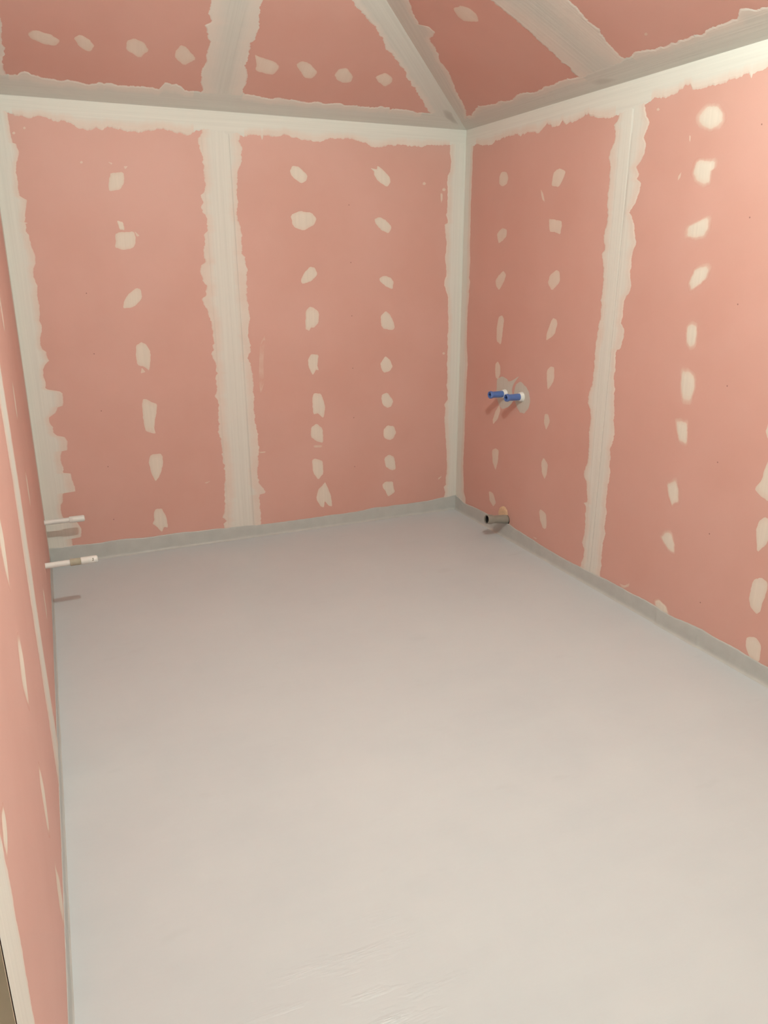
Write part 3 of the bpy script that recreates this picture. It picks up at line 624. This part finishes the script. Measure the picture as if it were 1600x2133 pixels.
# along v: org (0,0), angle 90deg -> s = v, w = -u, so the higher-u edge is the lower w
def vband(surf, parent, mat, left_u, right_u, v0, v1, t, **kw):
    neg = lambda e: (-e if isinstance(e, (int, float)) else e)
    return band(surf, parent, mat, (0, 0), HP, v0, v1, neg(right_u), neg(left_u), t, **kw)
vband('back', wall_back, M_WALLC, -L, EDGE['back_left'], 0.03, H, 0.0016, amp=0.004, core=0.3)
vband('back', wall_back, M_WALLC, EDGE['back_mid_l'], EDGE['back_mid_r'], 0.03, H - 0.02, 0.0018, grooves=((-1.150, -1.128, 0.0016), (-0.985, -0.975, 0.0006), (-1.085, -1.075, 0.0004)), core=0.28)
vband('back', wall_back, M_WALLC, EDGE['back_right'], R, 0.03, H, 0.0017, amp=0.004, core=0.35)
band('back', wall_back, M_WALLC, (0, 0), 0.0, -L - 0.0, R, EDGE['back_top'], H, 0.0024, mask_lo=((-0.2, 0.035), (0.935, 1.215), (2.53, 2.7)), core=0.4)

# ---- right wall
wall_right = box('wall_right', R + T, R + 0.11, YF - 0.1, D + T, 0.0, H + 0.12, M_RAW)
structure(wall_right, 'pink plasterboard right wall with one filled joint and rows of filler spots')
JU = 1.528
boards('right', wall_right, [[(0.0, 0.004), (JU - 0.0015, 0.004), (JU - 0.0015, H), (0.0, H)],
                             [(JU + 0.0015, 0.004), (3.5, 0.004), (3.5, H), (JU + 0.0015, H)],
                             [(3.503, 0.004), (D - YF, 0.004), (D - YF, H), (3.503, H)]])
vband('right', wall_right, M_WALLC, 0.0, EDGE['right_corner'], 0.03, H, 0.0017, amp=0.004, core=0.4)
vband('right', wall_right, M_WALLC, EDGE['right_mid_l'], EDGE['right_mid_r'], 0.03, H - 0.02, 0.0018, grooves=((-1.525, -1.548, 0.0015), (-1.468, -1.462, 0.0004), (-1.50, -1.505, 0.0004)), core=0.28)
band('right', wall_right, M_WALLC, (0, 0), 0.0, 0.0, D - YF, EDGE['right_top'], H, 0.0024, mask_lo=((-0.1, 0.125), (1.42, 1.66)), core=0.4)

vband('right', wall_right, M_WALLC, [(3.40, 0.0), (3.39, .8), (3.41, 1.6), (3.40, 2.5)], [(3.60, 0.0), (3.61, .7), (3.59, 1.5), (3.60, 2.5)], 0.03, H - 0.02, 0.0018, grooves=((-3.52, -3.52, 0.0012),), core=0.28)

# ---- left wall (ends at an outside corner near the viewer)
def wall_box(name, surf, u0, u1, v0, v1, n0, n1, mat):
    vs = [pt(surf, u, v, n) for u in (u0, u1) for v in (v0, v1) for n in (n0, n1)]
    fs = [(0, 1, 3, 2), (4, 6, 7, 5), (0, 4, 5, 1), (2, 3, 7, 6), (0, 2, 6, 4), (1, 5, 7, 3)]
    return link(name, mesh(name, vs, fs), mat)
wall_left = wall_box('wall_left', 'left', -0.01, LEFT_END, 0.0, ZTOP, -T - 0.08, -T, M_RAW)
structure(wall_left, 'pink plasterboard left wall seen almost edge on, ending at an outside corner')
LJ = 2.16
vs, fs = [pt('left', u, v, n) for u in (LEFT_END, LEFT_END + 0.005) for v in (0.0, ZTOP - .002) for n in (-T - 0.08, 0.0008)], [(0, 1, 3, 2), (4, 6, 7, 5), (0, 4, 5, 1), (2, 3, 7, 6), (0, 2, 6, 4), (1, 5, 7, 3)]
link('end_strip', mesh('end_strip', vs, fs), M_RAW, wall_left)['label'] = 'khaki bare end of the wall'
boards('left', wall_left, [[(0.0, 0.004), (0.958, 0.004), (0.958, ZTOP - .002), (0.0, ZTOP - .002)], [(0.961, 0.004), (LJ - .0015, 0.004), (LJ - .0015, ZTOP - .002), (0.961, ZTOP - .002)],
                           [(LJ + .0015, 0.004), (LEFT_END, 0.004), (LEFT_END, ZTOP - .002), (LJ + .0015, ZTOP - .002)]])
vband('left', wall_left, M_WALLC, [(2.02, 0.0), (2.05, .5), (2.0, 1.0), (2.03, 1.4), (2.01, 2.0), (2.03, 2.5)], [(2.30, 0.0), (2.29, .5), (2.27, .9), (2.25, 1.1), (2.29, 1.4), (2.28, 2.0), (2.30, 2.5)], 0.03, 2.45, 0.0020, core=0.3)
vband('left', wall_left, M_WALLC, [(3.66, 0.0), (3.655, .6), (3.645, .75), (3.642, .86), (3.652, .95), (3.65, 1.3), (3.66, 2.5)], LEFT_END, 0.0, 2.45, 0.0020, core=0.2)
vband('left', wall_left, M_WALLC, 0.0, [(0.10, 0.0), (0.11, .6), (0.095, 1.2), (0.12, 1.8), (0.11, 2.5)], 0.03, H, 0.0016, core=0.3)

# ---- passage and wall behind the viewer, outside the picture
wall_front = box('wall_front', XW - 0.1, R + T, YF - 0.1, YF, 0.0, ZTOP + 0.1, M_CREAM)
structure(wall_front, 'plain cream wall behind the viewer')
wall_passage = box('wall_passage', XW - 0.1, XW, YF, D + 0.1, 0.0, ZTOP + 0.1, M_CREAM)
structure(wall_passage, 'plain cream wall of the passage beyond the left wall')

# ---- ceiling: two slopes meeting in a diagonal crease above the corner, flat in the middle
run_a, run_b = (ZTOP - H) / TA, (ZTOP - H) / TB
up_a, up_b = run_a * QA, run_b * QB
cverts = [(XW - 0.1, YF - 0.1, ZTOP + T), (R - run_b, YF - 0.1, ZTOP + T), (R - run_b, D - run_a, ZTOP + T), (XW - 0.1, D - run_a, ZTOP + T)]
cverts += [(x, y, z_ + 0.09) for x, y, z_ in cverts]
ceiling = link('ceiling', mesh('ceiling', cverts, [(0, 1, 2, 3), (7, 6, 5, 4), (0, 4, 5, 1), (1, 5, 6, 2), (2, 6, 7, 3), (3, 7, 4, 0)]), M_RAW)
structure(ceiling, 'sloping pink plasterboard ceiling with filled joints and a diagonal crease')
hip_u = lambda v: R - (v / QA) * TA / TB          # crease in the coordinates of slope A
AJ, BJ = 1.055, 1.46
def hip_b(v):                                     # crease in the coordinates of slope B
    return (v / QB) * TB / TA
boards('A', ceiling, [[(-0.22, 0.0), (AJ - .0015, 0.0), (AJ - .0015, up_a), (-0.22, up_a)],
                      [(AJ + .0015, 0.0), (R, 0.0), (R - run_b, up_a), (AJ + .0015, up_a)],
                      [(XW - 0.1, -0.1), (-0.223, -0.1), (-0.223, up_a), (XW - 0.1, up_a)]])
ub = run_a
boards('B', ceiling, [[(0.0, 0.0), (BJ - .0015, 0.0), (BJ - .0015, up_b), (ub, up_b)],
                      [(BJ + .0015, 0.0), (3.0, 0.0), (3.0, up_b), (BJ + .0015, up_b)],
                      [(3.003, 0.0), (D - YF, 0.0), (D - YF, up_b), (3.003, up_b)]])
vs = [(XW - 0.1, YF - 0.1, ZTOP), (R - run_b, YF - 0.1, ZTOP), (R - run_b, D - run_a, ZTOP), (XW - 0.1, D - run_a, ZTOP)]
vs += [(x, y, z_ + T) for x, y, z_ in vs]
link('plasterboard', mesh('plasterboard', vs, [(0, 1, 2, 3), (7, 6, 5, 4), (0, 4, 5, 1), (1, 5, 6, 2), (2, 6, 7, 3), (3, 7, 4, 0)]), M_BOARD, ceiling)

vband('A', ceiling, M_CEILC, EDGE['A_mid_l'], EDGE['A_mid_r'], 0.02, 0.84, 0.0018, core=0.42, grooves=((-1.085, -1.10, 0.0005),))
vband('A', ceiling, M_CEILC, -L - 0.01, EDGE['A_left'], 0.02, 0.84, 0.0016, core=0.4)
band('A', ceiling, M_CEILC, (0, 0), 0.0, -L, R - 0.14, 0.0, EDGE['A_eave'], 0.0024, mask_hi=((-0.2, 0.04), (0.93, 1.19), (2.28, 2.7)), core=0.35)
vband('B', ceiling, M_CEILC, EDGE['B_mid_l'], EDGE['B_mid_r'], 0.02, 0.84, 0.0018, core=0.42)
band('B', ceiling, M_CEILC, (0, 0), 0.0, 0.03, D - YF, 0.0, EDGE['B_eave'], 0.0024, mask_hi=((-0.2, 0.17), (1.29, 1.65)), core=0.35)
vband('B', ceiling, M_CEILC, [(2.90, 0.0), (2.91, .5), (2.89, 1.6)], [(3.11, 0.0), (3.10, .6), (3.12, 1.6)], 0.02, up_b, 0.0018, core=0.42)
# the crease itself, one strip on each slope
ang_a = math.atan2(1.0, -TA / TB / QA)
sl_a = math.hypot(1.0, TA / TB / QA)
band('A', ceiling, M_CEILC, (R, 0.0), ang_a, 0.0, 1.22 * sl_a, 0.0, EDGE['A_hip'], 0.0021, mask_hi=((-1, 0.30),), core=0.30)
ang_b = math.atan2(1.0, TB / TA / QB)
sl_b = math.hypot(1.0, TB / TA / QB)
band('B', ceiling, M_CEILC, (0.0, 0.0), ang_b, 0.0, 1.22 * sl_b, EDGE['B_hip'], 0.0, 0.0021, mask_lo=((-1, 0.13),), core=0.30)

# ---- filler spots over the screws
par = {'back': wall_back, 'right': wall_right, 'A': ceiling, 'B': ceiling, 'left': wall_left}
sd = 0
for s in ('back', 'right', 'A', 'B'):
    for poly in PATCH[s]:
        sd += 1
        cu = sum(q[0] for q in poly) / len(poly)
        size = max(max(q[0] for q in poly) - min(q[0] for q in poly), max(q[1] for q in poly) - min(q[1] for q in poly))
        if size < 0.05:
            blob('filler_spot', s, par[s], M_PATCH, poly, 0.0005, 0, 0.5, 0.62, sd, 0.001)
        elif s == 'right' and 1.8 < cu < 2.3:
            blob('filler_spot', s, par[s], M_PATCH, poly, 0.0014, 0.38, 0.0, 0.34, sd)
        elif s == 'right' and cu < 1.2:
            blob('filler_spot', s, par[s], M_PATCH, poly, 0.0010, 0, 0.32, 0.48, sd)
        elif s in 'AB':
            blob('filler_spot', s, par[s], M_PATCH, poly, 0.0012, 0.12, 0.25, 0.5, sd)
        else:
            blob('filler_spot', s, par[s], M_PATCH, poly, 0.0014, 0, 0.08, 0.38, sd)
# left wall: a column of elongated spots, and a second one beyond the joint
for cu, zs in ((2.90, (0.16, 0.455, 0.81, 1.12, 1.45, 1.8)), (1.42, (0.35, 0.85, 1.2, 1.53, 1.9)), (3.60, (0.91,))):
    for zc in zs:
        sd += 1
        a_, b_ = (0.05, 0.085) if cu < 3 else (0.03, 0.03)
        if cu < 2: a_, b_ = 0.035, 0.07
        poly = [(cu + rnd.uniform(-.012, .012) + a_ * math.cos(k * math.pi / 4) * rnd.uniform(.8, 1.15), zc + b_ * math.sin(k * math.pi / 4) * rnd.uniform(.85, 1.2)) for k in range(8)]
        blob('filler_spot', 'left', wall_left, M_PATCH, poly, 0.0014, 0.3, 0.05, 0.45, sd)
# right wall past the edge of the picture: the rows go on
for cu, zs in ((2.64, (1.24, 1.55, 1.85, 2.15)), (3.15, (0.3, 0.62, 0.95, 1.25, 1.55, 1.85, 2.15))):
    for zc in zs:
        sd += 1
        poly = [(cu + 0.032 * math.cos(k * math.pi / 4) * rnd.uniform(.8, 1.15), zc + 0.045 * math.sin(k * math.pi / 4) * rnd.uniform(.85, 1.2)) for k in range(8)]
        blob('filler_spot', 'right', wall_right, M_PATCH, poly, 0.0014, 0, 0.05, 0.4, sd)
# grey smears around the water outlets, two lobes
for poly in SMEAR:
    sd += 1
    blob('filler_smear', 'right', wall_right, M_SMEAR, poly, 0.0022, 0, 0.0, 0.35, sd, 0.003)
blob('expanding_foam', 'right', wall_right, M_FOAM, FOAM, 0.006, 0, 0, 0, 400, 0.003, rings=[(1.0, 0.0004, 0), (0.86, 0.004, 0), (0.6, 0.0062, 0), (0.3, 0.0045, 0)])
for s, poly in SPLASH:
    sd += 1
    big = max(q[1] for q in poly) - min(q[1] for q in poly) > 0.15
    blob('filler_splash', s, par[s], M_PATCH, poly, 0.0004, 0.25, 0.80 if big else 0.55, 0.88 if big else 0.72, sd, 0.0005)
for s, poly, f_in in DAMP:
    sd += 1
    blob('damp_filler', s, par[s], M_DAMP, poly, 0.0005, 0, 0.0, 0.0, sd, 0.002, rings=[(1.0, 0.0027, 1.0), (0.7, 0.0029, 0.5 + f_in), (0.35, 0.0030, 0.3 + f_in)])
# printed dots on the boards
for s in ('back', 'right'):
    for u, v in DOTS[s]:
        vs = [pt(s, u + 0.0032 * math.cos(k * math.pi / 4), v + 0.0032 * math.sin(k * math.pi / 4), 0.0004) for k in range(8)]
        vs += [pt(s, u + 0.0032 * math.cos(k * math.pi / 4), v + 0.0032 * math.sin(k * math.pi / 4), -0.001) for k in range(8)]
        link('marking_dot', mesh('marking_dot', vs, [tuple(range(8))] + [(i, (i + 1) % 8, 8 + (i + 1) % 8, 8 + i) for i in range(8)]), M_DOT, par[s])

# ---- grey membrane turned up the walls, coved onto the floor
def upstand(name, surf, u0, u1, top, label, laps=(), off=0.0, slim=1.0):
    S = np.arange(u0, u1, 0.006)
    if isinstance(top, (int, float)):
        tp = np.full_like(S, top)
    else:
        q = np.array(top); tp = np.interp(S, q[:, 0], q[:, 1])
    SEED[0] += 1
    tp = tp + 0.007 * fractal(SEED[0], S, 6.0, 4, 0.6)
    wob = 0.0016 * fractal(SEED[0] + 40, S, 5.0, 3)
    ext = np.zeros_like(S)
    for a_, b_, e_ in laps:
        ext += e_ * np.clip((S - a_) / 0.004, 0, 1) * np.clip((b_ - S) / 0.004, 0, 1)
    prof = [(-0.004, None, 0.0005), (0.0012, None, 0.0), (0.0018, None, -0.005), (0.0024, 0.052, 0), (0.0026, 0.032, 0), (0.0030, 0.018, 0), (0.0038, 0.010, 0), (0.0058, 0.0052, 0), (0.0090, 0.0024, 0), (0.0135, 0.0006, 0), (0.0150, -0.0010, 0)]
    vs = []
    for i, s_ in enumerate(S):
        for j, (n_, v_, dv) in enumerate(prof):
            hv = tp[i] + dv if v_ is None else min(v_, tp[i] - 0.012) if v_ > 0.04 else v_
            e = ext[i] * (1.0 if 2 < j else 0.0)
            nn = n_ * slim + (wob[i] + 0.001 if 0 < j else 0) + e
            vs.append(pt(surf, s_, hv, nn + off))
    k = len(prof)
    fs = [(i * k + j, i * k + j + 1, (i + 1) * k + j + 1, (i + 1) * k + j) for i in range(len(S) - 1) for j in range(k - 1)]
    me = bpy.data.meshes.new(name)
    me.from_pydata([tuple(v) for v in vs], [], fs)
    if Vector(me.polygons[3].normal).dot(FR[surf][3]) < 0:
        me.flip_normals()
    me.polygons.foreach_set('use_smooth', [True] * len(me.polygons))
    o = link(name, me, M_MEMB)
    structure(o, label)
    return o
upstand('baseboard_back', 'back', -L, R, EDGE['mem_back'], 'grey waterproofing strip turned up along the foot of the back wall', laps=((0.24, 0.30, 0.002),), off=0.002)
upstand('baseboard_right', 'right', 0.0, D - YF, [(0.0, 0.105)] + EDGE['mem_right'], 'grey waterproofing strip turned up along the foot of the right wall', laps=((2.05, 2.33, 0.005),), off=0.002)
upstand('baseboard_left', 'left', 0.0, LEFT_END, 0.070, 'grey waterproofing strip turned up along the foot of the left wall', off=0.0, slim=0.5)

# ================================================================== THINGS
# ---- two blue plugged water outlets on the right wall
def water_outlet(y, z_, ln, label):
    t_ = thing('water_outlet', (R, y, z_), label, 'pipe plug', 'blue plugged water outlets')
    ax = (-1, 0, 0.01)
    lathe('collar', [(0.0, 0.0295), (0.006, 0.0295), (0.012, 0.0275), (0.020, 0.0265), (0.023, 0.024), (0.023, 0.018)], (0, 0, 0), ax, M_WHITE, t_)['label'] = 'white plastic collar'
    b = lathe('plug', [(0.015, 0.0190), (0.030, 0.0205), (0.060, 0.0200), (ln - 0.026, 0.0195), (ln - 0.022, 0.0205), (ln - 0.016, 0.0225), (ln - 0.002, 0.0228), (ln, 0.0215), (ln, 0.0165), (ln - 0.006, 0.0150), (ln - 0.045, 0.0140)], (0, 0, 0), ax, M_BLUE, t_)
    lathe('plug_recess', [(ln - 0.046, 0.0005), (ln - 0.045, 0.0141), (ln - 0.010, 0.0149)], (0, 0, 0), ax, M_BLUE_SHADE, b)
    for k in (0.008, 0.012):
        lathe('rib', [(ln - k - 0.001, 0.0226), (ln - k, 0.0236), (ln - k + 0.001, 0.0226)], (0, 0, 0), ax, M_BLUE, b)
    for a_ in (0, math.pi):                       # two small turning lugs inside the mouth
        c_ = Vector((0, math.cos(a_), math.sin(a_))) * 0.0125
        x0 = -(ln - 0.003)
        box('lug', x0, x0 + 0.03, c_.y - 0.003, c_.y + 0.003, c_.z - 0.002, c_.z + 0.002, M_BLUE_SHADE, b)
    return t_
water_outlet(4.079, 0.924, 0.116, 'blue plugged water outlet farther from the viewer, nearer the room corner')
water_outlet(3.893, 0.934, 0.117, 'blue plugged water outlet nearer the viewer, farther from the room corner')

# ---- grey drain pipe low on the right wall
t_ = thing('drain_pipe', (R, 3.99, 0.124), 'short grey drain pipe sticking out of the right wall just above the floor', 'pipe')
ax = (-1, 0.0, 0.13)
lathe('pipe', [(-0.010, 0.0285), (0.030, 0.0285), (0.060, 0.0270), (0.085, 0.0258), (0.105, 0.0258), (0.116, 0.0290), (0.124, 0.0310), (0.136, 0.0310), (0.141, 0.0292), (0.153, 0.0296), (0.156, 0.0285), (0.156, 0.0250), (0.118, 0.0245), (0.03, 0.0235)], (0, 0, 0), ax, M_DRAIN, t_)
lathe('rubber_seal', [(0.147, 0.0252), (0.149, 0.0225), (0.139, 0.0215), (0.136, 0.0248)], (0, 0, 0), ax, M_BLACK, t_)['label'] = 'black rubber seal inside the mouth'
lathe('pipe_bore', [(0.028, 0.0005), (0.029, 0.0236), (0.136, 0.0244)], (0, 0, 0), ax, M_BLACK, t_)  # black lining paints the shade inside the grey pipe
lathe('gap_shade', [(-0.002, 0.0335), (0.0022, 0.0330), (0.0024, 0.0280)], (0, 0.002, -0.003), (-1, 0, 0), M_BLACK, t_)['label'] = 'black ring painted as the shaded gap around the pipe'  # no hole is cut: a black ring paints the gap's shade

# ---- two white pipe stubs out of the left wall
def stub(y, z_, ln, tilt, label, tape):
    t_ = thing('pipe_stub', (lx(y), y, z_), label, 'pipe', 'white pipe stubs')
    ax = Vector((1, tilt, 0.0))
    rt_ = 0.0138
    cap0 = 0.131 if not tape else 0.161
    lathe('pipe', [(-0.01, rt_), (cap0 + 0.01, rt_)], (0, 0, 0), ax, M_WHITE, t_)
    c = lathe('end_cap', [(cap0, rt_ + 0.0002), (cap0 + 0.001, 0.0172), (cap0 + 0.004, 0.0182), (ln - 0.008, 0.0182), (ln - 0.003, 0.0168), (ln, 0.0120), (ln, 0.0005)], (0, 0, 0), ax, M_WHITE, t_)
    if tape:
        lathe('tape', [(0.112, rt_), (0.1125, 0.0172), (0.160, 0.0174), (0.1615, rt_)], (0, 0, 0), ax, M_KHAKI, t_)['label'] = 'band of khaki tape'
        # small dark print near the tip
        for dx, dz, wx in ((0.0, 0.004, 0.007), (0.002, -0.001, 0.004), (-0.001, -0.005, 0.006)):
            a0 = math.asin(max(-1, min(1, (dz + 0.006) / 0.0186)))
            cy, cz = -0.0183 * math.cos(a0), 0.0183 * math.sin(a0)
            x0 = ln - 0.026 + dx
            box('print_mark', x0, x0 + wx, cy - 0.0006 + tilt * x0, cy + 0.002 + tilt * x0, cz - 0.0016, cz + 0.0016, M_PRINT, c)
    else:
        lathe('cap_ring', [(cap0 + 0.018, 0.0181), (cap0 + 0.020, 0.0188), (cap0 + 0.022, 0.0181)], (0, 0, 0), ax, M_WHITE, c)
    return t_
stub(4.515, 0.313, 0.214, 0.0, 'white pipe stub closest to the back wall, without any tape', False)
stub(3.815, 0.311, 0.240, 0.0, 'white pipe stub with a khaki tape band, nearer the viewer', True)

# ---- bare bulb hanging from the slope, just above the picture
bx, by, bz = BULB
t_ = thing('hanging_bulb', (bx, by, bz), 'bare bulb hanging from the ceiling on a cable, above the view', 'lamp')
mb, nb, bb = new_mat('glowing_bulb_glass')
bb.inputs['Base Color'].default_value = (1, 1, 1, 1)
bb.inputs['Emission Color'].default_value = (*BULB_COLOR, 1)
bb.inputs['Emission Strength'].default_value = BULB_STRENGTH
lathe('bulb', [(0.0, 0.0005), (0.003, 0.010), (0.010, 0.0165), (0.020, 0.0205), (0.030, 0.0195), (0.040, 0.0150), (0.054, 0.0100)], (0, 0, -0.018), (0, 0, 1), mb, t_, segs=20)
lathe('lamp_holder', [(0.038, 0.0005), (0.038, 0.0165), (0.075, 0.0165), (0.085, 0.008), (0.086, 0.0005)], (0, 0, 0), (0, 0, 1), M_CORD, t_, segs=20)
zc = min(ZTOP, H + TB * (R - bx))
lathe('cable', [(0.084, 0.003), (zc - bz - 0.004, 0.003)], (0, 0, 0), (0, 0, 1), M_CORD, t_, segs=10)
lathe('ceiling_cap', [(zc - bz - 0.03, 0.006), (zc - bz - 0.025, 0.03), (zc - bz - 0.001, 0.035)], (0, 0, 0), (0, 0, 1), M_CORD, t_, segs=20)
